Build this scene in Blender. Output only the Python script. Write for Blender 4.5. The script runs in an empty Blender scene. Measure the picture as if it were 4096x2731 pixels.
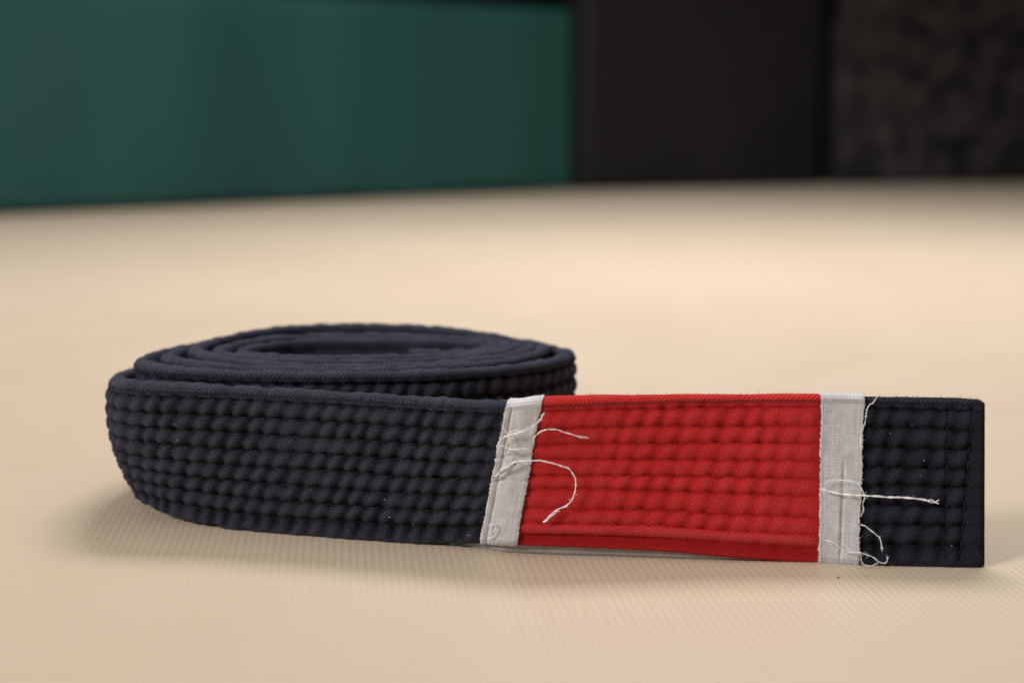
import bpy, math
import numpy as np

CM = 0.01
rng = np.random.RandomState(7)
scene = bpy.context.scene
col = scene.collection

# ------------------------------------------------------------------ helpers
def tag(o, label=None, cat=None, kind=None, group=None):
    if label: o['label'] = label
    if cat: o['category'] = cat
    if kind: o['kind'] = kind
    if group: o['group'] = group
    return o

def mesh_obj(name, verts, faces, mat, parent=None, uv=None, attr=None, smooth=True):
    """verts in centimetres (world); faces: (n,4) int array or list"""
    me = bpy.data.meshes.new(name)
    verts = np.asarray(verts, float) * CM
    if isinstance(faces, np.ndarray):
        n = len(faces); k = faces.shape[1]
        me.vertices.add(len(verts)); me.vertices.foreach_set('co', verts.ravel())
        me.loops.add(n * k); me.loops.foreach_set('vertex_index', faces.ravel().astype(np.int32))
        me.polygons.add(n)
        me.polygons.foreach_set('loop_start', np.arange(0, n * k, k, dtype=np.int32))
        me.polygons.foreach_set('loop_total', np.full(n, k, np.int32))
        me.update(calc_edges=True)
        loops = faces.ravel()
    else:
        me.from_pydata([tuple(v) for v in verts], [], faces); me.update()
        loops = np.array([i for f in faces for i in f])
    if uv is not None:
        l = me.uv_layers.new(name='UVMap')
        l.data.foreach_set('uv', np.asarray(uv, np.float32)[loops].ravel())
    if attr is not None:
        a = me.attributes.new('hgt', 'FLOAT', 'POINT')
        a.data.foreach_set('value', np.asarray(attr, np.float32))
    if smooth:
        me.polygons.foreach_set('use_smooth', np.ones(len(me.polygons), bool))
    me.validate()
    me.materials.append(mat)
    o = bpy.data.objects.new(name, me); col.objects.link(o)
    if parent: o.parent = parent
    return o

def box(x0, x1, y0, y1, z0, z1):
    v = [(x0,y0,z0),(x1,y0,z0),(x1,y1,z0),(x0,y1,z0),(x0,y0,z1),(x1,y0,z1),(x1,y1,z1),(x0,y1,z1)]
    f = [(0,3,2,1),(4,5,6,7),(0,1,5,4),(1,2,6,5),(2,3,7,6),(3,0,4,7)]
    return v, f

def smooth1d(seed, step):
    r = np.random.RandomState(seed); tab = r.uniform(-1, 1, 4096)
    def f(x):
        x = np.asarray(x) / step + 500.0
        i = np.floor(x).astype(int); t = x - i; t = t * t * (3 - 2 * t)
        return tab[i % 4096] * (1 - t) + tab[(i + 1) % 4096] * t
    return f

def smooth2d(seed, sx, sy):
    r = np.random.RandomState(seed); tab = r.uniform(-1, 1, (512, 512))
    def f(x, y):
        x = np.asarray(x) / sx + 50.0; y = np.asarray(y) / sy + 50.0
        i = np.floor(x).astype(int); j = np.floor(y).astype(int)
        a = x - i; b = y - j; a = a*a*(3-2*a); b = b*b*(3-2*b)
        i %= 512; j %= 512; i1 = (i+1) % 512; j1 = (j+1) % 512
        return (tab[i,j]*(1-a)+tab[i1,j]*a)*(1-b) + (tab[i,j1]*(1-a)+tab[i1,j1]*a)*b
    return f

# ------------------------------------------------------------------ node helpers
class NT:
    def __init__(self, name):
        self.m = bpy.data.materials.new(name); self.m.use_nodes = True
        self.t = self.m.node_tree; self.n = self.t.nodes; self.n.clear()
        self.out = self.n.new('ShaderNodeOutputMaterial')
        self.b = self.n.new('ShaderNodeBsdfPrincipled')
        self.t.links.new(self.b.outputs[0], self.out.inputs[0])
    def link(self, a, b): self.t.links.new(a, b)
    def put(self, sock, v):
        if isinstance(v, bpy.types.NodeSocket): self.link(v, sock)
        else: sock.default_value = v
    def math(self, op, a, b=0.0, c=0.0):
        n = self.n.new('ShaderNodeMath'); n.operation = op
        self.put(n.inputs[0], a); self.put(n.inputs[1], b); self.put(n.inputs[2], c); return n.outputs[0]
    def mix(self, f, a, b):
        n = self.n.new('ShaderNodeMix'); n.data_type = 'RGBA'
        self.put(n.inputs[0], f)
        for s, v in ((n.inputs[6], a), (n.inputs[7], b)):
            self.put(s, v if isinstance(v, bpy.types.NodeSocket) else (*v, 1.0))
        return n.outputs[2]
    def noise(self, vec, scale, detail=2, rough=0.5):
        n = self.n.new('ShaderNodeTexNoise'); n.inputs['Scale'].default_value = scale
        n.inputs['Detail'].default_value = detail; n.inputs['Roughness'].default_value = rough
        if vec is not None: self.link(vec, n.inputs['Vector'])
        return n.outputs[0]
    def ramp(self, v, a, b, lo=0.0, hi=1.0):
        n = self.n.new('ShaderNodeMapRange'); n.clamp = True
        self.put(n.inputs[0], v); n.inputs[1].default_value = a; n.inputs[2].default_value = b
        n.inputs[3].default_value = lo; n.inputs[4].default_value = hi; return n.outputs[0]
    def bump(self, h, strength, dist, normal=None):
        nt_ = self
        n = self.n.new('ShaderNodeBump'); nt_.put(n.inputs['Strength'], strength)
        n.inputs['Distance'].default_value = dist; self.link(h, n.inputs['Height'])
        if normal is not None: self.link(normal, n.inputs['Normal'])
        return n.outputs[0]
    def uv(self):
        n = self.n.new('ShaderNodeUVMap'); n.uv_map = 'UVMap'; return n.outputs[0]
    def obj(self):
        return self.n.new('ShaderNodeTexCoord').outputs['Object']
    def sep(self, v):
        n = self.n.new('ShaderNodeSeparateXYZ'); self.link(v, n.inputs[0]); return n.outputs

def twill(name, dark, light, groove, period=0.062, sheen=(0.35, (0.5, 0.5, 0.6)), hl=0.0, hh=0.12, bump_d=0.00012, faded=None, fl=0, fh=1, fleck=None):
    k = NT(name); uv = k.uv(); s = k.sep(uv)
    warp = k.noise(uv, 6.0, 2)
    c = k.math('ADD', k.math('MULTIPLY', s[0], -0.5), k.math('MULTIPLY', s[1], 0.866))
    c = k.math('ADD', c, k.math('MULTIPLY', warp, 0.028))
    w = k.math('SINE', k.math('MULTIPLY', c, 2 * math.pi / period))
    w01 = k.math('MULTIPLY_ADD', w, 0.5, 0.5)
    # yarns cross the twill line
    y = k.math('SINE', k.math('MULTIPLY', s[0], 2 * math.pi / 0.034))
    fine = k.noise(uv, 26.0, 4, 0.75)
    big = k.noise(uv, 1.3, 3)
    colr = k.mix(w01, dark, light)
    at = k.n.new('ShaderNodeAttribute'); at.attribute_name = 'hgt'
    colr = k.mix(k.ramp(at.outputs['Fac'], hl, hh, 0.96, 0.0), colr, groove)  # shade painted into seams and pits by height, along with dye worn off ridges
    if faded: colr = k.mix(k.ramp(at.outputs['Fac'], fl, fh, 0.0, 0.75), colr, faded)
    colr = k.mix(k.ramp(fine, 0.50, 0.72, 0.0, 0.55), colr, fleck if fleck else light)
    colr = k.mix(k.ramp(fine, 0.50, 0.30, 0.0, 0.55), colr, dark)
    colr = k.mix(k.ramp(big, 0.3, 0.7, 0.0, 0.30), colr, groove)
    k.put(k.b.inputs['Base Color'], colr)
    k.b.inputs['Roughness'].default_value = 0.95
    k.b.inputs['Specular IOR Level'].default_value = 0.12
    k.b.inputs['Sheen Weight'].default_value = sheen[0]
    k.b.inputs['Sheen Roughness'].default_value = 0.45
    k.b.inputs['Sheen Tint'].default_value = (*sheen[1], 1)
    h = k.math('ADD', k.math('MULTIPLY', w01, 0.8), k.math('MULTIPLY', y, 0.12))
    h = k.math('ADD', h, k.math('MULTIPLY', fine, 1.6))
    k.put(k.b.inputs['Normal'], k.bump(h, 1.0, bump_d*2.0))
    return k.m

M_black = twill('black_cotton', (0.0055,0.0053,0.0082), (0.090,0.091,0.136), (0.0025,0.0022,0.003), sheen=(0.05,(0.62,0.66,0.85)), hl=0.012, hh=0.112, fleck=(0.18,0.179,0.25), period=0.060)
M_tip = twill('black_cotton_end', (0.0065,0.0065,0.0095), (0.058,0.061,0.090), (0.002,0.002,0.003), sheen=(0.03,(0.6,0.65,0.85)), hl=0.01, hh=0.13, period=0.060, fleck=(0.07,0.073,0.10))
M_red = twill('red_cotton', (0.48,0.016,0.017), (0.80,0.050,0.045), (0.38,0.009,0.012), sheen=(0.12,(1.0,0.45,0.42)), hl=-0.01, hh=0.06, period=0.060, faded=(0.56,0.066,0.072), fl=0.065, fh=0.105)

def linen(name, a, b, stain):
    k = NT(name); uv = k.uv(); s = k.sep(uv)
    n1 = k.noise(uv, 9.0, 2); n2 = k.noise(uv, 2.0, 4, 0.65)
    wu = k.math('SINE', k.math('MULTIPLY', k.math('ADD', s[0], k.math('MULTIPLY', n1, 0.05)), 2*math.pi/0.040))
    wv = k.math('SINE', k.math('MULTIPLY', k.math('ADD', s[1], k.math('MULTIPLY', n1, 0.05)), 2*math.pi/0.048))
    h = k.math('ADD', k.math('MULTIPLY', wu, 0.5), k.math('MULTIPLY', wv, 0.5))
    h01 = k.math('MULTIPLY_ADD', h, 0.5, 0.5)
    # long uneven yarns
    mp = k.n.new('ShaderNodeMapping'); k.link(uv, mp.inputs[0]); mp.inputs['Scale'].default_value = (24, 1.2, 1)
    yarn = k.noise(mp.outputs[0], 1.0, 2)
    c = k.mix(h01, a, b)
    c = k.mix(k.ramp(yarn, 0.45, 0.7, 0, 0.45), c, a)
    c = k.mix(k.ramp(n2, 0.40, 0.72, 0, 0.75), c, stain)
    n3 = k.noise(uv, 5.0, 5, 0.7); c = k.mix(k.ramp(n3, 0.50, 0.75, 0, 0.55), c, a)
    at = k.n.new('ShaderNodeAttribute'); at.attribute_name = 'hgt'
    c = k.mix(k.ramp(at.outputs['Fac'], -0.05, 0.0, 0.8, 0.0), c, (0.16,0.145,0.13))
    k.put(k.b.inputs['Base Color'], c)
    k.b.inputs['Roughness'].default_value = 0.95
    k.b.inputs['Specular IOR Level'].default_value = 0.15
    k.b.inputs['Sheen Weight'].default_value = 0.1
    hh = k.math('ADD', h01, k.math('MULTIPLY', k.noise(uv, 40, 2), 0.8))
    k.put(k.b.inputs['Normal'], k.bump(hh, 0.8, 0.00010))
    return k.m
M_tape = linen('white_linen_tape', (0.36,0.35,0.355), (0.84,0.825,0.84), (0.47,0.445,0.42))
M_lining = linen('grey_lining', (0.34,0.32,0.31), (0.58,0.56,0.555), (0.34,0.31,0.30))

def plain(name, c, rough=0.9, spec=0.2, var=0.0, scale=50.0):
    k = NT(name)
    if var:
        f = k.noise(k.obj(), scale, 3)
        k.put(k.b.inputs['Base Color'], k.mix(k.ramp(f, 0.3, 0.7), tuple(x*(1-var) for x in c), tuple(min(1,x*(1+var)) for x in c)))
    else:
        k.b.inputs['Base Color'].default_value = (*c, 1)
    k.b.inputs['Roughness'].default_value = rough
    k.b.inputs['Specular IOR Level'].default_value = spec
    return k.m
M_thread = plain('white_thread', (0.93,0.88,0.90), 0.8, 0.2, 0.15, 900)
M_navy = plain('navy_thread', (0.05,0.05,0.085), 0.8, 0.2, 0.2, 900)
M_fibre_b = plain('black_fibre', (0.050,0.050,0.068), 0.8, 0.2, 0.3, 900)
M_fibre_r = plain('red_fibre', (0.60,0.07,0.06), 0.8, 0.2, 0.2, 900)
M_stitch = plain('dark_stitch_thread', (0.028,0.028,0.040), 0.7, 0.2, 0.2, 900)
M_crumb = plain('dark_crumb', (0.10,0.08,0.07), 0.9, 0.1, 0.3, 3000)

# ------------------------------------------------------------------ belt path (cm): top edge / bottom edge of the outer face
TAIL = [((11.53,33.95,3.95),(11.45,33.10,0.00)),((8.63,34.20,3.97),(8.43,33.32,0.00)),((7.58,34.26,3.98),(7.50,33.49,0.00)),
((5.59,34.21,3.99),(5.56,33.55,0.115)),((3.44,34.00,4.00),(3.37,33.75,0.235)),((0.73,33.75,3.96),(0.12,34.10,0.255)),
((-0.12,33.92,3.85),(-0.78,34.50,0.19)),((-1.30,34.27,3.82),(-1.95,34.90,0.05)),((-3.72,34.96,3.84),(-4.43,35.50,0.00)),
((-6.45,35.60,3.86),(-7.07,36.21,0.00)),((-7.76,35.78,3.88),(-8.28,36.63,0.08)),((-8.91,35.91,3.90),(-9.19,37.07,0.18)),
((-9.85,36.15,3.90),(-9.85,37.60,0.27)),((-10.38,36.70,3.85),(-10.20,38.05,0.30)),((-10.70,37.40,3.80),(-10.52,38.95,0.36)),
((-10.95,38.45,3.72),(-10.68,40.00,0.36)),((-11.06,39.42,3.62),(-10.62,41.00,0.32)),((-10.95,40.95,3.50),(-10.20,42.30,0.20)),
((-10.40,42.60,3.45),(-9.50,43.60,0.05)),((-8.80,44.20,3.50),(-8.20,44.90,0.00)),((-5.40,45.10,3.70),(-5.30,45.40,0.00)),
((-2.20,44.75,3.85),(-2.15,44.90,0.00)),((0.40,43.40,3.92),(0.36,43.45,0.00))]
# extremes of the inner turns: kind, top xyz, bottom lean xy + z
TURN = [('R',(1.74,41.24,3.95),(-.04,0,.0)),
('F',(-4.77,36.89,4.05),(0,.25,.05)),('L',(-10.43,38.86,4.08),(1.15,.55,.25)),('B',(-5.2,44.15,3.95),(0,0,.1)),('R',(1.08,41.60,4.06),(-.03,0,.10)),
('F',(-4.70,37.32,4.08),(0,.22,.08)),('L',(-9.80,39.30,4.14),(.85,.4,.25)),('B',(-5.2,43.84,4.15),(0,0,.2)),('R',(0.72,41.55,4.12),(-.03,0,.12)),
('F',(-4.60,37.71,4.10),(0,.2,.10)),('L',(-9.14,39.85,4.26),(.55,.25,.3)),('B',(-5.2,43.50,4.42),(0,0,.42)),('R',(0.36,41.48,4.18),(-.02,0,.15)),
('F',(-4.56,38.09,4.17),(0,.12,.2)),('L',(-8.52,40.00,4.20),(.2,.1,.2)),('B',(-5.2,43.08,4.18),(0,0,.18)),('R',(0.00,41.42,4.16),(0,0,.15)),
('F',(-4.50,38.47,4.22),(0,.1,.2)),('L',(-7.90,40.15,4.14),(.1,0,.2)),('B',(-5.2,42.66,4.10),(0,0,.15)),('R',(-0.38,41.30,4.15),(0,0,.15)),
('F',(-1.9,40.02,4.12),(0,.05,.12))]
def arc(k0, p, k1, q, n, e=1.0):
    p = np.array(p); q = np.array(q); t = np.linspace(0, math.pi/2, n, endpoint=False)
    a, b = np.cos(t)**e, np.sin(t)**e
    o = np.zeros((n, 3))
    if k0 in 'FB':   # leaves along x: x eases out, y eases in
        o[:,0] = p[0] + (q[0]-p[0])*b; o[:,1] = q[1] + (p[1]-q[1])*a
    else:
        o[:,1] = p[1] + (q[1]-p[1])*b; o[:,0] = q[0] + (p[0]-q[0])*a
    o[:,2] = p[2] + (q[2]-p[2])*(1-np.cos(2*t))/2
    return o
Tc = [np.array([a for a, b in TAIL])]; Bc = [np.array([b for a, b in TAIL])]
for i in range(len(TURN)-1):
    (k0, p, l0), (k1, q, l1) = TURN[i], TURN[i+1]
    bp = (p[0]+l0[0], p[1]+l0[1], l0[2]); bq = (q[0]+l1[0], q[1]+l1[1], l1[2])
    e = 0.86 if i == 1 else 1.0
    Tc.append(arc(k0, p, k1, q, 7, e)); Bc.append(arc(k0, bp, k1, bq, 7, e))
Tc.append(np.array([TURN[-1][1], (-2.5,40.2,4.12), (-3.02,40.62,4.08)])); Bc.append(np.array([(-1.9,40.07,.12), (-2.5,40.25,.12), (-3.02,40.66,.12)]))
Tc = np.vstack(Tc); Bc = np.vstack(Bc)
def catmull(P, n):
    Q = np.vstack([2*P[0]-P[1], P, 2*P[-1]-P[-2]]); out = []
    t = np.linspace(0, 1, n, endpoint=False)[:, None]
    for i in range(len(P)-1):
        p0, p1, p2, p3 = Q[i:i+4]
        out.append(.5*((2*p1)+(-p0+p2)*t+(2*p0-5*p1+4*p2-p3)*t**2+(-p0+3*p1-3*p2+p3)*t**3))
    out.append(P[-1:]); return np.vstack(out)
Td = catmull(Tc, 40); Bd = catmull(Bc, 40)
Md = (Td + Bd) / 2
Ld = np.r_[0, np.cumsum(np.linalg.norm(np.diff(Md, axis=0), axis=1))]
UEND = Ld[-1]
# even resampling and a light smoothing so tangents stay continuous
Ug = np.arange(0, UEND, 0.05)
def resamp(A):
    R = np.stack([np.interp(Ug, Ld, A[:, i]) for i in range(3)], 1)
    k = np.hanning(15); k /= k.sum()
    P = np.vstack([2*R[0]-R[7:0:-1], R, 2*R[-1]-R[-2:-9:-1]])
    return np.stack([np.convolve(P[:, i], k, 'valid') for i in range(3)], 1)
Tg = resamp(Td); Bg = resamp(Bd)
tang = np.gradient((Tg+Bg)/2, axis=0); tang /= np.linalg.norm(tang, axis=1)[:, None]
def at(u, A): return np.stack([np.interp(u, Ug, A[:, i]) for i in range(3)], 1)
TH = 0.32

def sweep(u, hfun, grow=0.0, nf=110, nb=36, na=9, ujit=None, th=TH, hem=0.055):
    """closed strap section swept along u. returns verts, faces, uv, height attribute, normals, shape"""
    T = at(u, Tg); B = at(u, Bg); t = at(u, tang)
    w = T - B; W = np.linalg.norm(w, axis=1); w = w / W[:, None]
    n = np.cross(w, t); n /= np.linalg.norm(n, axis=1)[:, None]
    C = (T + B) / 2 - n * th / 2
    bel = 0.34*np.exp(-((u-24.0)/3.6)**2)
    r = th / 2 * 0.95
    Wm = 3.93
    # section: list of (a fraction style) built in mean width then scaled
    half = Wm/2 - r
    a1 = np.linspace(half, -half, nf)                     # front, top to bottom
    ph = np.linspace(0, math.pi, na+2)[1:-1]
    sp_ = np.sin(ph)**0.7
    sec_a = np.r_[a1, -half - r*sp_, np.linspace(-half, half, nb), half + r*sp_]
    cp = np.sign(np.cos(ph))*np.abs(np.cos(ph))**0.7; sp = np.sin(ph)**0.7
    sec_b = np.r_[np.full(nf, th/2), th/2*cp, np.full(nb, -th/2), -th/2*cp]
    na_ = np.r_[np.zeros(nf), -np.sin(ph), np.zeros(nb), np.sin(ph)]
    nb_ = np.r_[np.ones(nf), np.cos(ph), -np.ones(nb), -np.cos(ph)]
    side = np.r_[np.zeros(nf), np.full(na, 1), np.full(nb, 2), np.full(na, 3)]
    per = np.r_[0, np.cumsum(np.hypot(np.diff(sec_a), np.diff(sec_b)))]
    v = (Wm/2 - sec_a) / Wm
    UU = np.repeat(u[:, None], len(v), 1)
    if ujit is not None: UU = UU + ujit(UU, v[None, :])
    VV = np.repeat(v[None, :], len(u), 0)
    hh = hfun(UU, VV, side[None, :])
    sc = (W / Wm)[:, None]
    du = (UU - u[:, None])
    P = (C[:, None] + w[:, None]*(sec_a[None, :]*sc)[..., None] + n[:, None]*(sec_b[None, :] + bel[:, None]*(1-(2*v[None, :]-1)**2))[..., None]
         + (w[:, None]*na_[None, :, None] + n[:, None]*nb_[None, :, None]) * (hh + grow)[..., None]
         + t[:, None]*du[..., None])
    N = (w[:, None]*na_[None, :, None] + n[:, None]*nb_[None, :, None]) + np.zeros_like(P)
    nu, nv = len(u), len(v)
    i, j = np.meshgrid(np.arange(nu-1), np.arange(nv), indexing='ij'); j1 = (j+1) % nv
    F = np.stack([i*nv+j, (i+1)*nv+j, (i+1)*nv+j1, i*nv+j1], -1).reshape(-1, 4)
    V = P.reshape(-1, 3); UVs = np.stack([UU, np.repeat(per[None, :], nu, 0)], -1).reshape(-1, 2); A = (hh + np.where((side[None, :] == 1) | (side[None, :] == 3) | (VV < 0.055), hem, np.where(side[None, :] == 2, 0.04, 0.0))).reshape(-1)
    # end caps: pull the last ring in to the middle
    caps = []
    for ring, base in ((P[0], 0), (P[-1], (nu-1)*nv)):
        Cn = C[0] if base == 0 else C[-1]; ww = w[0] if base == 0 else w[-1]; tt = -t[0] if base == 0 else t[-1]
        aa = (sec_a * 0.97)
        inner = Cn + ww*aa[:, None] * (W[0 if base == 0 else -1]/Wm) + tt*0.02
        k0 = len(V); V = np.vstack([V, inner]); UVs = np.vstack([UVs, UVs[base:base+nv]]); A = np.r_[A, A[base:base+nv]*0.5]
        jj = np.arange(nv); j2 = (jj+1) % nv
        f = np.stack([base+jj, base+j2, k0+j2, k0+jj], -1)
        if base: f = f[:, ::-1]
        caps.append(f)
    F = np.vstack([F] + caps)
    F = F[:, ::-1]
    return V, F, UVs, A, P, N, v, side

U_R0, U_R1, U_L0, U_L1 = 2.97, 3.97, 11.09, 12.02    # cut lines of the two white stripes along the belt
# ------------------------------------------------------------------ quilting
G_BLACK = np.array([-.2, .062, .178, .293, .408, .523, .638, .753, .868, 1.2])
G_RED = np.array([-.2, .067, .18, .29, .395, .50, .60, .730, .838, .910, 1.2])
rown = [smooth1d(100+i, 1.1) for i in range(12)]
rowa = [smooth1d(150+i, 0.55) for i in range(12)]
lowf = smooth2d(5, 1.7, 0.35); lowc = smooth2d(6, 0.9, 3.0); tiny = smooth2d(8, 0.16, 0.05)
groovewob = [smooth1d(200+i, 1.6) for i in range(12)]

def rows(U, V, G, lam, slant, scal):
    k = np.zeros(U.shape, int); lo = np.full(U.shape, -1.0); hi = np.full(U.shape, 2.0)
    lines = []
    for i in range(len(G)):
        ln = np.full(U.shape, G[i])
        if 0 < i < len(G)-1:
            ln = ln + 0.007*groovewob[i](U) + scal*np.sin(2*np.pi*(U - slant*i)/lam + 1.2*groovewob[i](U*0.7+9))
        lines.append(ln)
    for i in range(len(G)-1):
        m = (V >= lines[i]) & (V < lines[i+1])
        k = np.where(m, i, k); lo = np.where(m, lines[i], lo); hi = np.where(m, lines[i+1], hi)
    q = np.clip((V - lo) / (hi - lo), 0, 1)
    q = np.where(k == 0, 0.5 + 0.5*np.clip(V/G[1], 0, 1), q)      # the outer rows run over the edges
    q = np.where(k == len(G)-2, 0.5*np.clip((V-G[-2])/(1-G[-2]), 0, 1), q)
    return k, q

def pick(fs, k, U):
    out = np.zeros(U.shape)
    for i in range(int(k.max())+1): out = np.where(k == i, fs[i](U), out)
    return out

def quilt(U, V, G, A, puck, lam, seed=0.0, slant=0.17, seam=0.16, scal=0.001):
    k, q = rows(U, V, G, lam, slant, scal)
    pil = np.sin(np.pi*q)**0.7
    ph = 2*np.pi*((U - slant*(k+1.0*q))/lam - 0.22*(q-0.5)) + 0.8*pick(rown, k, U+seed) + 1.3*lowc(U+seed, V)
    am = np.clip(0.92 + 0.38*pick(rowa, k, U+seed), 0.12, 1.15)*puck
    c = 0.5 + 0.5*np.cos(ph - 0.12*np.sin(ph))          # fat bumps, narrower gaps
    h = A*(seam + (1-seam)*pil)*(1 - am*(1-c)*(0.74 + 0.26*(1-pil)))
    d = np.minimum(q, 1-q)
    edge = (k > 0) | (q > 0.75); edge &= (k < len(G)-2) | (q < 0.25)
    pit = np.exp(-(d/0.17)**2)*np.clip(1-c, 0, 1)**1.5*edge        # the thread pulls deep between the bumps
    h = h - 0.60*A*am*pit - 0.05*A*np.exp(-(d/0.05)**2)*edge
    return h + 0.012*lowf(U+seed, V), k, q

_hm = smooth1d(555, 0.33)
def h_hem(U): return _hm(U) + 0.5*_hm(U*2.3+7)
def h_black(U, V, side):
    h, k, q = quilt(U, V, G_BLACK, 0.125, 0.82, 0.46, slant=0.05)
    h = np.where(k == 0, 0.45*h + 0.016*h_hem(U) + 0.055*np.sin(np.pi*np.clip(q, 0, 1))**0.5, h)
    fade = np.clip((U-U_L1+0.12)/0.4, 0.2, 1)
    h = h*fade
    hb, _, _ = quilt(U, V, G_BLACK, 0.08, 0.5, 0.7, 31.0)
    edge = 0.030 + 0.006*np.sin(U*7.1 + 2*lowc(U, V)) + 0.016*lowf(U*2, V)
    edge = edge + 0.016*h_hem(U) + 0.008*np.sin(2*np.pi*U/0.5 + 2*lowc(U, V))
    return np.where(side == 0, h, np.where(side == 2, hb*0.7*fade, (edge + 0.02)*fade)) + 0.005*tiny(U, V)

def h_tip(U, V, side):
    G = G_BLACK
    h, k, q = quilt(U, V, G, 0.130, 0.66, 0.48, 77.0, 0.05)
    soft = 0.5
    # box stitching at the end: two columns
    c1 = 0.92 + 0.02*np.sin(V*4); c2 = 0.32 + 0.30*np.clip(V, 0, 1)
    inside = (V > .05) & (V < .96)
    hem = np.clip((c2 - U)/0.1, 0, 1)
    h = np.where(inside, h*(1-0.75*hem) + 0.055*hem, h)
    for c in (c1, c2):
        h = h - np.where(inside, 0.055*np.exp(-((U-c)/0.045)**2)*(0.7+0.3*np.cos(V*3.93*2*np.pi/0.34)), 0)
    h = h + np.where(k == 0, 0.02, 0)
    h = h*np.clip((U_R0-U+0.05)/0.3, 0.2, 1)
    edge = 0.05 + 0.02*lowf(U*2, V)
    end = -0.16*np.clip(1-U/0.16, 0, 1)**2
    return np.where(side == 0, h, np.where(side == 2, 0.05, edge)) + end + 0.004*tiny(U, V)

def h_red(U, V, side):
    win = np.exp(-((U-6.9)/2.0)**4)
    h1, k, q = quilt(U, V, G_RED, 0.088, 0.62, 0.50, 140.0, 0.06, 0.06)
    h0, _, _ = quilt(U, V, G_RED, 0.080, 0.14, 0.50, 140.0, 0.06, 0.06)
    w = np.clip(win*1.0 + 0.18, 0, 1)
    h = h1*w + h0*(1-w)
    h = np.where(k >= 8, 0.03 + 0.008*h_hem(U), h)
    h = h + np.where(k == 8, 0.075*np.sin(np.pi*q)**0.8, 0) + np.where(k == 9, -0.045, 0)
    ends = np.minimum(np.clip((U-U_R1)/0.22, 0, 1), np.clip((U_L0-U)/0.22, 0, 1))
    h = np.where((U < U_R1-0.02) | (U > U_L0+0.02), 0, h*(0.35 + 0.65*ends))
    edge = 0.05 + 0.012*lowf(U*2, V) + 0.022*np.sin(U*1.3)*np.sin(U*.9)
    edge = np.where(V > .5, 0.0, edge)
    return np.where(side == 0, h, np.where(side == 2, 0.05, edge)) + 0.003*tiny(U, V)

tapew = smooth2d(21, 0.5, 0.10); tapef = smooth2d(22, 0.18, 0.05)
def h_tape(U, V, side, u0, u1, crease, fold):
    s = (U-u0)/(u1-u0)
    h = 0.070 + 0.014*tapew(U, V) + 0.006*tapef(U, V)
    for (sc, sl, v0, v1, d) in crease:
        c = sc + sl*(V-0.5)
        h = h - d*np.exp(-((s-c)/0.035)**2)*np.clip((V-v0)/0.06, 0, 1)*np.clip((v1-V)/0.06, 0, 1)
    for (vc, d) in fold:
        h = h - d*np.exp(-((V-vc-0.01*np.sin(9*s))/0.012)**2)
    h = h + 0.018*np.exp(-((s-0.06)/0.05)**2) + 0.018*np.exp(-((s-0.94)/0.05)**2)
    return np.where((side == 1), h*0.45, np.where(side == 3, 0.075, h))

belt = bpy.data.objects.new('martial_arts_belt', None); col.objects.link(belt)
belt.location = (0, 0, 0)
tag(belt, 'coiled black quilted cotton belt with red bar and two white stripes on tan mat', 'belt')

u_near = np.arange(U_L0+0.5, 30.0, 0.034); u_far = np.arange(30.0, UEND-0.02, 0.07)
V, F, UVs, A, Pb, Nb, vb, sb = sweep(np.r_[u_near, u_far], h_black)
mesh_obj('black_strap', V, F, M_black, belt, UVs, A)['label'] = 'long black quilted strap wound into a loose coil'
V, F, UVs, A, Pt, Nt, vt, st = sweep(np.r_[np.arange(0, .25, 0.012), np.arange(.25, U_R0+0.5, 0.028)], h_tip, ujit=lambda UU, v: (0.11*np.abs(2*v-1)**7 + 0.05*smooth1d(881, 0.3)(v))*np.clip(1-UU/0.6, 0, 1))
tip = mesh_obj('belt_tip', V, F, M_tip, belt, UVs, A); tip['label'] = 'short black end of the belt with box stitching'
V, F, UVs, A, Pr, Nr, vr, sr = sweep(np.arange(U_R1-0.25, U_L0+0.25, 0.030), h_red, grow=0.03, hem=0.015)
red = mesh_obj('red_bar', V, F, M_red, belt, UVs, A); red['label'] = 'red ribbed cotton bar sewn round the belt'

fr0, fr1, fr2 = smooth1d(301, 0.035), smooth1d(302, 0.05), smooth1d(303, 0.6)
def fray(u0, u1, amt):
    def f(UU, v):
        s = (UU-u0)/(u1-u0)
        a = amt*(fr0(v*3.93+UU*0) + fr1(v*3.93+5)*0.7 + 1.2*fr2(v*3.93))
        b = amt*(fr0(v*3.93+40) + fr1(v*3.93+25)*0.7 + 1.2*fr2(v*3.93+30))
        return a*np.clip(1-s/0.12, 0, 1) + b*np.clip((s-0.88)/0.12, 0, 1)
    return f
TAPES = []
def tape(u0, u1, crease, fold, label):
    u = np.linspace(u0, u1, 46)
    V, F, UVs, A, P, N, v, s = sweep(u, lambda U, VV, sd: h_tape(U, VV, sd, u0, u1, crease, fold), grow=0.035, nf=150, ujit=fray(u0, u1, 0.016))
    A = np.r_[np.clip(np.tile((np.where(s == 0, 0, 0.0)), len(u)) , 0, 0), np.zeros(len(V)-len(u)*len(v))] + A*0 + np.r_[(P[..., 0]*0).reshape(-1), np.zeros(len(V)-len(u)*len(v))]
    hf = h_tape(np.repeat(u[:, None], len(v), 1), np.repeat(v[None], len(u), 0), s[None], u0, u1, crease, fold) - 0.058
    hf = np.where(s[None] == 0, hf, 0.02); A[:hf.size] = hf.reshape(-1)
    o = mesh_obj('white_stripe', V, F, M_tape, belt, UVs, A); o['label'] = label; TAPES.append((o, P, N, s))
    return o
tR = tape(U_R0, U_R1, [(0.44, 0.04, 0.38, 0.99, 0.034), (0.93, 0.0, 0.0, 1.0, 0.02), (0.06, 0, 0, 1, 0.018)], [(0.49, 0.012)], 'white linen stripe next to the black tip')
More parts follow.
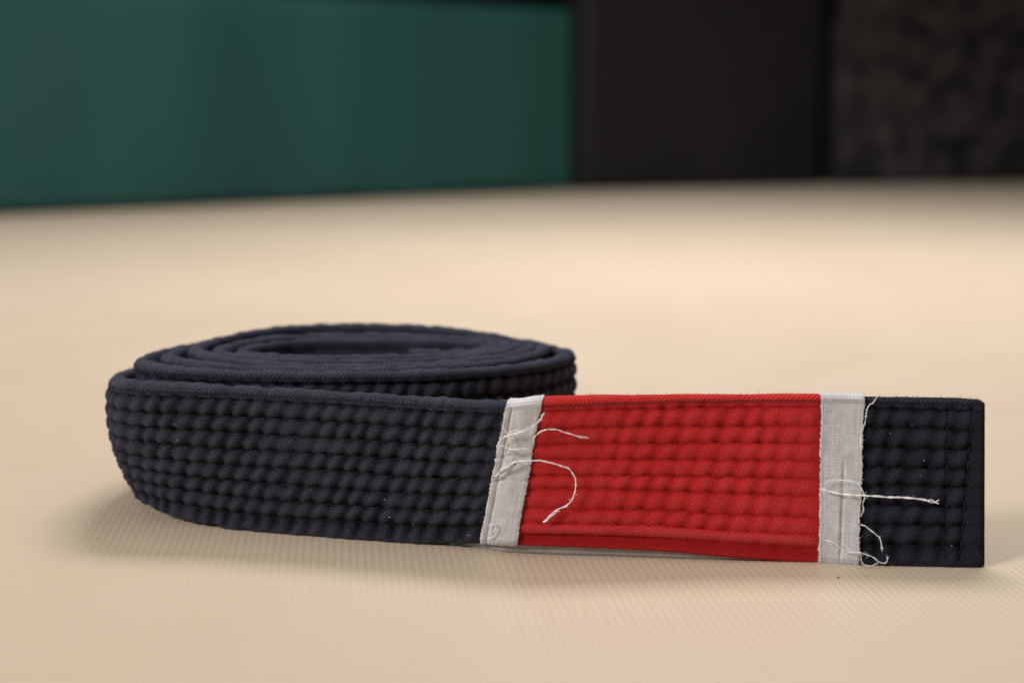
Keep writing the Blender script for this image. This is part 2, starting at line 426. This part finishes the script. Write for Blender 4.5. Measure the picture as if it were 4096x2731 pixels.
tL = tape(U_L0, U_L1, [(0.80, 0.02, -.1, 1.1, 0.040), (0.05, 0, -.1, 1.1, 0.015)], [(0.36, 0.022), (0.53, 0.016)], 'slanted white linen stripe next to the coil')

# grey lining cloth showing under the lifted red bar
ul = np.linspace(4.8, 12.8, 160)
T = at(ul, Tg); B = at(ul, Bg); tt = at(ul, tang); n = np.cross((T-B)/np.linalg.norm(T-B, axis=1)[:, None], tt); n /= np.linalg.norm(n, axis=1)[:, None]
ln = smooth1d(400, 0.5)
prof = [(-.16, .55), (-.16, .22), (-.17, .10), (-.17, .015), (-.24, .012), (-.24, .22), (-.24, .55)]
P = np.zeros((len(ul), len(prof), 3))
for j, (b, z) in enumerate(prof):
    P[:, j] = B + n*(b + 0.02*ln(ul))[:, None]; P[:, j, 2] = z
nv = len(prof); i, j = np.meshgrid(np.arange(len(ul)-1), np.arange(nv-1), indexing='ij')
F = np.stack([i*nv+j, i*nv+j+1, (i+1)*nv+j+1, (i+1)*nv+j], -1).reshape(-1, 4)
uvl = np.stack([np.repeat(ul[:, None], nv, 1), np.repeat(np.cumsum([0,.33,.12,.09,.07,.21,.33])[None], len(ul), 0)], -1).reshape(-1, 2)
mesh_obj('lining', P.reshape(-1, 3), F, M_lining, belt, uvl, np.zeros(len(ul)*nv))['label'] = 'grey cloth lining showing below the red bar'

# ------------------------------------------------------------------ loose threads
THR_L = {'A':[(0.75,33.70,3.66),(0.67,33.72,3.52),(0.53,33.75,3.37),(0.32,33.78,3.22),(0.10,33.83,3.17),(-0.12,33.93,3.09),(-0.28,34.00,2.97),(-0.33,34.03,2.83),(-0.33,34.05,2.73)],
'B':[(0.52,33.81,2.93),(0.53,33.79,3.06),(0.67,33.77,3.19),(0.83,33.75,3.27),(1.05,33.76,3.27),(1.29,33.78,3.20),(1.62,33.80,3.08),(1.81,33.80,3.08)],
'C':[(-0.25,33.93,3.36),(-0.12,33.93,3.14),(-0.05,33.91,3.03),(-0.05,33.94,2.80),(-0.12,33.99,2.59),(-0.16,34.04,2.32),(-0.27,34.10,2.21)],
'D':[(-0.44,34.19,1.97),(-0.31,34.13,2.13),(-0.12,34.02,2.30),(0.10,33.93,2.44),(0.43,33.88,2.47),(0.75,33.86,2.45),(1.11,33.86,2.38),(1.36,33.86,2.27),(1.48,33.87,2.11),(1.56,33.89,1.91),(1.55,33.89,1.74),(1.46,33.92,1.51),(1.34,33.94,1.33),(1.12,33.97,1.21),(0.93,34.00,1.06),(0.77,34.04,0.89),(0.83,34.03,0.91),(0.98,34.00,1.05),(1.15,33.96,1.23)],
'E':[(-0.57,34.46,0.35),(-0.58,34.43,0.62),(-0.51,34.38,0.75),(-0.41,34.33,0.74),(-0.43,34.35,0.56),(-0.49,34.40,0.40),(-0.58,34.45,0.36)],
'M':[(-0.31,34.03,2.83),(-0.27,34.02,2.81),(-0.12,33.97,2.76),(0.02,33.91,2.75),(0.24,33.86,2.76),(0.43,33.84,2.75)],
'N':[(-0.47,34.20,1.97),(-0.42,34.19,1.99),(-0.19,34.07,2.16),(-0.01,33.97,2.28),(0.10,33.93,2.42)]}
THR_R = {'F':[(7.54,33.74,1.79),(7.82,33.70,1.73),(8.20,33.62,1.68),(8.55,33.58,1.66),(9.00,33.55,1.66),(9.49,33.51,1.65),(9.97,33.46,1.61),(10.29,33.42,1.56)],
'G':[(8.90,34.09,4.01),(8.75,34.06,3.85),(8.65,34.05,3.75),(8.60,33.99,3.49),(8.51,33.94,3.23),(8.46,33.90,3.04),(8.50,33.84,2.78)],
'H':[(7.61,33.76,1.92),(7.72,33.76,2.00),(8.04,33.72,2.02),(8.30,33.68,1.99),(8.46,33.64,1.85),(8.53,33.58,1.63),(8.51,33.53,1.40),(8.45,33.48,1.18)],
'I':[(8.44,33.44,0.97),(8.57,33.42,0.96),(8.73,33.38,0.83),(8.87,33.33,0.68),(8.92,33.30,0.52),(8.93,33.26,0.38)],
'J':[(7.60,33.50,0.61),(7.80,33.44,0.51),(8.02,33.36,0.38),(8.24,33.32,0.34),(8.53,33.28,0.30),(8.72,33.24,0.23),(8.88,33.20,0.11),(9.04,33.20,0.12),(9.09,33.23,0.27)],
'K':[(8.42,33.29,0.32),(8.46,33.24,0.09),(8.65,33.21,0.04),(8.85,33.20,0.09)]}

def tube(path, rad, k=6, sub=8, fuzz=0.0):
    P = catmull(np.array(path, float), sub)
    if fuzz: P = P + rng.normal(0, fuzz, P.shape)
    t = np.gradient(P, axis=0); t /= np.linalg.norm(t, axis=1)[:, None]
    ref = np.array([0.31, 0.2, 0.93]); a = np.cross(t, ref); a /= np.linalg.norm(a, axis=1)[:, None]; b = np.cross(t, a)
    R = np.full(len(P), rad) * (1 + 0.18*np.sin(np.arange(len(P))*0.37)); R[-1] *= 0.3; R[0] *= 0.5
    ang = np.arange(k)*2*math.pi/k
    V = (P[:, None] + (a[:, None]*np.cos(ang)[None, :, None] + b[:, None]*np.sin(ang)[None, :, None])*R[:, None, None]).reshape(-1, 3)
    i, j = np.meshgrid(np.arange(len(P)-1), np.arange(k), indexing='ij'); j1 = (j+1) % k
    return V, np.stack([i*k+j, i*k+j1, (i+1)*k+j1, (i+1)*k+j], -1).reshape(-1, 4)
def join(parts):
    Vs, Fs, o = [], [], 0
    for v, f in parts: Vs.append(v); Fs.append(f+o); o += len(v)
    return np.vstack(Vs), np.vstack(Fs)

def thread(path, rad, mat, parent, strands=2, lift=0.06):
    """a yarn of a few twisted plies with stray fibres"""
    path = np.array(path, float); path[:, 1] -= lift; path[:, 2] += lift*0.25
    path[:, 2] = np.maximum(path[:, 2], rad+0.02)
    parts = []
    D = catmull(path, 10)
    kx = smooth1d(rng.randint(9999), 1.0); kz = smooth1d(rng.randint(9999), 1.0)
    ii = np.arange(len(D))/7.0
    D[:, 0] += 0.020*kx(ii); D[:, 2] += 0.020*kz(ii); D[:, 2] = np.maximum(D[:, 2], 0.03)
    L = np.r_[0, np.cumsum(np.linalg.norm(np.diff(D, axis=0), axis=1))]
    loose = 1 + 2.6*np.clip((L/L[-1]-0.86)/0.14, 0, 1)
    rad *= 0.88
    for s in range(strands):
        ph = 2*math.pi*s/strands + L*2*math.pi/0.5 + 0.8*np.sin(L*7)
        off = np.stack([np.cos(ph), 0.5*np.sin(ph), np.sin(ph)], 1)*(rad*0.36*loose)[:, None]
        parts.append(tube(D + off, rad*0.42, 6, 2))
    for _ in range(int(L[-1]*5)+2):
        i = rng.randint(0, len(D)); d = rng.normal(0, 1, 3); d[1] = -abs(d[1])*0.6; d /= np.linalg.norm(d)
        l = rng.uniform(0.03, 0.09)
        parts.append(tube([D[i], D[i]+d*l*0.5+rng.normal(0, .006, 3), D[i]+d*l+rng.normal(0, .015, 3)], 0.0028, 4, 3))
    v, f = join(parts)
    return mesh_obj('loose_thread', v, f, mat, parent)
for k, p in THR_L.items():
    thread(p, {'D':0.027,'A':0.030,'B':0.022,'C':0.019,'E':0.018,'M':0.018,'N':0.017}[k], M_navy if k == 'N' else M_thread, tL, 2, {'D':0.27,'B':0.20,'A':0.25,'E':0.30}.get(k, 0.24))
thread([(a+.03, b, c+.05) for a, b, c in THR_L['A'][:6]], 0.012, M_thread, tL, 2, 0.28)
for k, p in THR_R.items():
    thread(p, {'F':0.036,'G':0.017,'H':0.016,'I':0.022,'J':0.018,'K':0.016}[k], M_thread, tR, 2, 0.15)

# whip stitches of dark thread along the inner edges of the stripes and pale box stitching at the tip
def face_pt(u, v, off):
    u = np.atleast_1d(u); T = at(u, Tg); B = at(u, Bg); t = at(u, tang); w = T-B; w /= np.linalg.norm(w, axis=1)[:, None]
    n = np.cross(w, t); n /= np.linalg.norm(n, axis=1)[:, None]
    return (T + (B-T)*np.atleast_1d(v)[:, None] + n*off)
def seam(u_of_v, v0, v1, pitch, mat, parent, rad, off, skip=0.1, wob=0.012):
    parts = []; v = v0
    while v < v1:
        dv = pitch/3.93*rng.uniform(.8, 1.2)
        if rng.rand() > skip:
            vv = np.array([v+dv*.08, v+dv*.3, v+dv*.65, v+dv*.92])
            uu = np.array([u_of_v(x) for x in vv]) + rng.normal(0, wob, 4)
            p = face_pt(uu, vv, off); p[[0, -1]] = face_pt(uu[[0, -1]], vv[[0, -1]], off-0.05)
            parts.append(tube(p, rad, 5, 4))
        v += dv
    vv_, ff_ = join(parts)
    return mesh_obj('stitching', vv_, ff_, mat, parent)
seam(lambda v: U_R1+0.02, 0.02, 0.97, 0.26, M_navy, tR, 0.008, 0.100, 0.15, 0.008)
seam(lambda v: U_L0-0.015, 0.05, 0.97, 0.26, M_navy, tL, 0.006, 0.100, 0.35, 0.010)
seam(lambda v: U_L1+0.01, 0.12, 0.60, 0.24, M_navy, tL, 0.009, 0.115, 0.3, 0.012)
seam(lambda v: 0.92+0.02*math.sin(v*4), 0.07, 0.95, 0.30, M_stitch, tip, 0.009, 0.046, 0.1, 0.008)
seam(lambda v: 0.32+0.30*v, 0.07, 0.95, 0.30, M_stitch, tip, 0.009, 0.046, 0.1, 0.008)

# ------------------------------------------------------------------ fuzz: short stray cotton fibres standing off the cloth
def fuzz(P, N, side, count, mat, parent, umask=None, lmin=0.02, lmax=0.06, top_bias=0.45, rad=0.0018):
    nu, nv = P.shape[:2]; parts_v, parts_f = [], []; o = 0
    topj = np.where(side == 3)[0]; frj = np.where(side == 0)[0]
    for _ in range(count):
        i = rng.randint(1, nu-1) if umask is None else rng.choice(umask)
        j = rng.choice(topj) if rng.rand() < top_bias else rng.choice(frj)
        p = P[i, j]; n = N[i, j]
        d = n + rng.normal(0, 0.75, 3); d /= np.linalg.norm(d)
        l = rng.uniform(lmin, lmax)*(1 if rng.rand() < .9 else 1.9)
        b = rng.normal(0, 0.35, 3)
        pts = [p - n*0.006, p + d*l*0.5, p + d*l*0.8 + b*l*0.4, p + d*l + b*l]
        s = np.cross(d, rng.normal(0, 1, 3)); s /= np.linalg.norm(s)
        s2 = np.cross(d, s)
        v = []
        for q, r in zip(pts, (1, 1, .8, .3)):
            for a in range(3):
                v.append(q + (s*math.cos(a*2.0944) + s2*math.sin(a*2.0944))*rad*r)
        for a in range(3):
            for b_ in range(3):
                parts_f.append((o+a*3+b_, o+a*3+(b_+1) % 3, o+(a+1)*3+(b_+1) % 3, o+(a+1)*3+b_))
        parts_v += v; o += 12
    ob = mesh_obj('fuzz', np.array(parts_v), np.array(parts_f), mat, parent); ob['kind'] = 'stuff'
    return ob
strap = [o for o in belt.children if o.name == 'black_strap'][0]
nearn = int((27-U_L0)/0.034)
fuzz(Pb, Nb, sb, 4200, M_fibre_b, strap, np.arange(1, nearn))
fuzz(Pt, Nt, st, 1500, M_fibre_b, tip)
fuzz(Pr, Nr, sr, 2600, M_fibre_r, red)
for o_, P_, N_, s_ in TAPES:   # frayed cut edges of the linen
    nu_ = len(P_); rows_ = np.r_[np.arange(1, 4), np.arange(nu_-4, nu_-1)]
    fuzz(P_, N_, s_, 420, M_thread, o_, rows_, 0.02, 0.07, 0.12, 0.0026)
# a few pale specks of lint caught on the black cloth
parts = []
for _ in range(10):
    i = rng.randint(5, nearn) ; j = rng.choice(np.where(sb == 0)[0]); p = Pb[i, j]; n = Nb[i, j]
    d = rng.normal(0, 1, 3); d -= n*(d @ n)*0.6; d /= np.linalg.norm(d); l = rng.uniform(0.03, 0.09)
    parts.append(tube([p+n*.008, p+n*.015+d*l*.5+rng.normal(0, .006, 3), p+n*.012+d*l], 0.0035, 4, 3))
for _ in range(6):
    i = rng.randint(5, len(Pt)-5); j = rng.choice(np.where(st == 0)[0]); p = Pt[i, j]; n = Nt[i, j]
    d = rng.normal(0, 1, 3); d -= n*(d @ n)*0.6; d /= np.linalg.norm(d); l = rng.uniform(0.02, 0.05)
    parts.append(tube([p+n*.008, p+n*.015+d*l*.5, p+n*.012+d*l], 0.0035, 4, 3))
v, f = join(parts)
lint = mesh_obj('lint', v, f, M_thread, belt); lint['kind'] = 'stuff'; lint['label'] = 'pale specks of lint on the black cloth'

# ------------------------------------------------------------------ floor mat
def mat_floor():
    k = NT('tan_vinyl_mat'); o = k.obj(); s = k.sep(o)
    az = math.radians(-6.6); ca, sa = math.cos(az), math.sin(az)
    per = 0.0019
    x = k.math('ADD', k.math('MULTIPLY', s[0], ca), k.math('MULTIPLY', s[1], -sa))
    y = k.math('ADD', k.math('MULTIPLY', s[0], sa), k.math('MULTIPLY', s[1], ca))
    wx = k.math('SINE', k.math('MULTIPLY', x, 2*math.pi/per))
    wy = k.math('SINE', k.math('MULTIPLY', y, 2*math.pi/per))
    dots = k.math('MULTIPLY_ADD', k.math('MULTIPLY', k.math('MULTIPLY_ADD', wx, .5, .5), k.math('MULTIPLY_ADD', wy, .5, .5)), 1.0, 0.0)
    big = k.noise(o, 3.0, 3); mid = k.noise(o, 22.0, 4, 0.6); fine = k.noise(o, 900, 2)
    c = k.mix(k.ramp(big, 0.3, 0.7), (0.520,0.403,0.283), (0.580,0.462,0.334))
    c = k.mix(k.ramp(mid, 0.35, 0.75, 0, 0.25), c, (0.47,0.37,0.265))
    c = k.mix(k.math('MULTIPLY', k.ramp(dots, 0.0, 0.6, 0.13, 0.0), k.ramp(s[1], 0.42, 0.80, 1.0, 0.0)), c, (0.40,0.325,0.23))
    k.put(k.b.inputs['Base Color'], c)
    k.put(k.b.inputs['Roughness'], k.ramp(mid, 0.3, 0.7, 0.42, 0.54))
    k.b.inputs['Specular IOR Level'].default_value = 0.5
    k.b.inputs['Sheen Weight'].default_value = 0.13; k.b.inputs['Sheen Roughness'].default_value = 0.5
    k.b.inputs['Sheen Tint'].default_value = (1.0, 0.97, 0.95, 1)
    h = k.math('ADD', dots, k.math('MULTIPLY', fine, 0.08))
    k.put(k.b.inputs['Normal'], k.bump(h, k.ramp(s[1], 0.40, 0.80, 0.45, 0.0), 0.00026))
    return k.m
v = [(-400,-150,0),(400,-150,0),(400,420,0),(-400,420,0)]
fl = mesh_obj('floor', v, [(0,1,2,3)], mat_floor(), smooth=False); tag(fl, 'tan textured vinyl floor mat', None, 'structure')

# ------------------------------------------------------------------ background wall pads
def wall_mat(name, a, b, bands, mott, rough, spec=0.3, blue=None):
    k = NT(name); o = k.obj(); s = k.sep(o)
    if bands:
        mp = k.n.new('ShaderNodeMapping'); k.link(o, mp.inputs[0]); mp.inputs['Scale'].default_value = (bands, bands, 0.6)
        n1 = k.noise(mp.outputs[0], 1.0, 2)
    else:
        n1 = k.noise(o, mott, 4, 0.6)
    c = k.mix(k.ramp(n1, 0.34, 0.66), a, b)
    if blue:
        n2 = k.noise(o, 2.2, 1); c = k.mix(k.ramp(n2, 0.52, 0.7, 0, 0.7), c, blue)
    k.put(k.b.inputs['Base Color'], c); k.b.inputs['Roughness'].default_value = rough
    k.b.inputs['Specular IOR Level'].default_value = spec
    k.put(k.b.inputs['Normal'], k.bump(k.noise(o, 40, 3), 0.25, 0.002))
    return k.m
M_green = wall_mat('green_vinyl', (0.0105,0.054,0.048), (0.0175,0.076,0.066), 4.0, 0, 0.6, 0.25, (0.015,0.056,0.072))
M_blackpad = wall_mat('black_vinyl', (0.0068,0.0060,0.0058), (0.0110,0.0097,0.0096), 0, 6, 0.6, 0.3)
M_wall = wall_mat('dark_wall', (0.004,0.0036,0.0036), (0.007,0.0062,0.006), 0, 5, 0.9, 0.1)
M_mott = wall_mat('mottled_dark', (0.002,0.0018,0.0017), (0.060,0.055,0.055), 0, 30, 0.9, 0.15)
M_knob = plain('pale_metal', (0.35,0.38,0.38), 0.4, 0.5, 0.1, 60)

def pad(name, p0, p1, depth, z0, z1, mat, ripple=0.0, rad=1.2, seed=1, top=None):
    """upholstered panel: front face from p0 to p1 (cm, plan), rounded edges, slightly rippled cover"""
    p0 = np.array(p0, float); p1 = np.array(p1, float); L = np.linalg.norm(p1-p0); t = (p1-p0)/L; n = np.array([-t[1], t[0]])  # n: away from camera
    nx, nz = 90, 24
    def sm(k): # denser near the ends
        x = np.linspace(0, 1, k); return x
    xs = np.r_[0, rad*.3, rad, np.linspace(rad*2, L-rad*2, nx), L-rad, L-rad*.3, L]
    H = z1-z0; zs = np.r_[0, rad*.3, rad, np.linspace(rad*2, H-rad*2, nz), H-rad, H-rad*.3, H]
    X, Z = np.meshgrid(xs, zs, indexing='ij')
    e = np.minimum(np.minimum(X, L-X), np.minimum(Z, H-Z)); e = np.clip(e/rad, 0, 1)
    inset = rad*0.8*(1-np.sqrt(1-(1-e)**2))
    rp = smooth2d(seed, 9, 60); D = inset + ripple*rp(X, Z)*np.clip(e, 0, 1)
    fx = p0[0] + t[0]*X + n[0]*D; fy = p0[1] + t[1]*X + n[1]*D
    V = np.stack([fx, fy, z0+Z], -1).reshape(-1, 3); a, b = X.shape
    i, j = np.meshgrid(np.arange(a-1), np.arange(b-1), indexing='ij')
    F = [tuple(q) for q in np.stack([i*b+j, (i+1)*b+j, (i+1)*b+j+1, i*b+j+1], -1).reshape(-1, 4)]
    # back box
    ring = [k*b for k in range(a)] + [(a-1)*b+k for k in range(1, b)] + [k*b+b-1 for k in range(a-2, -1, -1)] + [k for k in range(b-2, 0, -1)]
    base = len(V); back = V[ring].copy()
    s = (back[:, 0]-p0[0])*n[0] + (back[:, 1]-p0[1])*n[1]
    back[:, 0] += n[0]*(depth-s); back[:, 1] += n[1]*(depth-s)
    V = np.vstack([V, back]); m = len(ring)
    for q in range(m): F.append((ring[q], base+q, base+(q+1) % m, ring[(q+1) % m]))
    return mesh_obj(name, V, F, mat)
g = pad('wall_pad', (-150.0, 78.6), (8.9, 200.2), 6, 0.3, 24.9, M_green, 0.5, 1.3, 3)
g.name = 'wall_pad'; tag(g, 'green vinyl wall pad standing along the left back edge of the mat', 'wall pad')
b_ = pad('wall_pad', (9.6, 200.7), (46.6, 214.9), 6, 0.3, 95, M_blackpad, 0.15, 1.0, 5)
tag(b_, 'plain black wall pad between the green pad and the mottled panel', 'wall pad')
c_ = pad('wall_panel', (49.2, 215.9), (190, 252.0), 5, 0.3, 95, M_mott, 0.6, 0.8, 9)
kv = []; kn = 20
kf = []
for dy, r in ((-0.2, 1.5), (-0.9, 1.45), (-1.25, 1.0), (-1.35, 0.3)):
    for q in range(kn): kv.append((61.5+r*math.cos(2*math.pi*q/kn), 219.6+dy, 30.1+r*math.sin(2*math.pi*q/kn)))
kf = [(l*kn+q, l*kn+(q+1) % kn, (l+1)*kn+(q+1) % kn, (l+1)*kn+q) for l in range(3) for q in range(kn)] + [tuple(range(3*kn, 4*kn))]
mesh_obj('knob', kv, kf, M_knob, c_)
tag(c_, 'dark mottled rough wall panel at the right behind the mat', 'wall panel')
# dark wall behind and above
wv = [(-260,30,0),(10.5,216,0),(60,233,0),(330,330,0),(-260,30,160),(10.5,216,160),(60,233,160),(330,330,160)]
wl = mesh_obj('wall', wv, [(0,1,5,4),(1,2,6,5),(2,3,7,6)], M_wall, smooth=False); tag(wl, 'dark wall behind the pads', None, 'structure')

# ------------------------------------------------------------------ crumb on the mat in front of the belt
ang = np.linspace(0, 2*math.pi, 9)[:-1]; V = []
for zz, r in ((0.0,.014),(0.01,.022),(0.024,.018),(0.034,.007)):
    for a in ang: V.append((7.72+r*1.5*math.cos(a)*(1+.2*math.sin(3*a)), 32.35+r*math.sin(a), zz))
F = [(l*8+k, l*8+(k+1) % 8, (l+1)*8+(k+1) % 8, (l+1)*8+k) for l in range(3) for k in range(8)] + [tuple(range(24, 32)), tuple(range(7, -1, -1))]
cr = mesh_obj('crumb', V, F, M_crumb); tag(cr, 'tiny dark crumb on the mat in front of the right white stripe', 'crumb')

# ------------------------------------------------------------------ lights
world = bpy.data.worlds.new('World'); scene.world = world; world.use_nodes = True
bg = world.node_tree.nodes['Background']; bg.inputs[0].default_value = (1.0, 0.96, 0.92, 1); bg.inputs[1].default_value = 0.06
def area(name, loc, target, size, size_y, power, colr, spread=180):
    d = bpy.data.lights.new(name, 'AREA'); d.shape = 'RECTANGLE'; d.size = size; d.size_y = size_y; d.energy = power; d.color = colr
    d.spread = math.radians(spread)
    o = bpy.data.objects.new(name, d); col.objects.link(o); o.location = loc
    from mathutils import Vector
    o.rotation_euler = (Vector(target)-Vector(loc)).to_track_quat('-Z', 'Y').to_euler()
    return o
area('unseen_lamp', (0.17, 1.02, 1.15), (0.17, 1.04, 0), 0.6, 0.4, 9.0, (0.98, 0.98, 1.0), 112)  # added lamp with narrowed spread, makes a bright pool on the mat
area('unseen_lamp', (0.06, 0.26, 1.25), (0.04, 0.36, 0), 1.7, 0.9, 4.6, (1.0, 0.965, 0.92), 140)  # ceiling light above the belt
area('unseen_lamp', (-1.30, -0.40, 0.90), (0, 0.36, 0.02), 0.45, 0.35, 16.5, (1.0, 0.97, 0.95), 150)  # added low side lamp, not at ceiling height; brightens belt front and quilting relief

# ------------------------------------------------------------------ camera
cam = bpy.data.cameras.new('camera'); co = bpy.data.objects.new('camera', cam); col.objects.link(co)
cam.lens = 50.0; cam.sensor_width = 36.0; cam.clip_start = 0.01; cam.clip_end = 50
co.location = (0, 0, 0.1085)
co.rotation_euler = (math.radians(90) - math.atan(524/3267.0), 0, 0)
cam.dof.use_dof = True; cam.dof.focus_distance = 0.357; cam.dof.aperture_fstop = 7.5
scene.camera = co

scene.render.engine = 'CYCLES'
scene.view_settings.view_transform = 'Standard'; scene.view_settings.look = 'None'; scene.view_settings.exposure = 0
scene.cycles.use_denoising = True
scene.cycles.max_bounces = 6
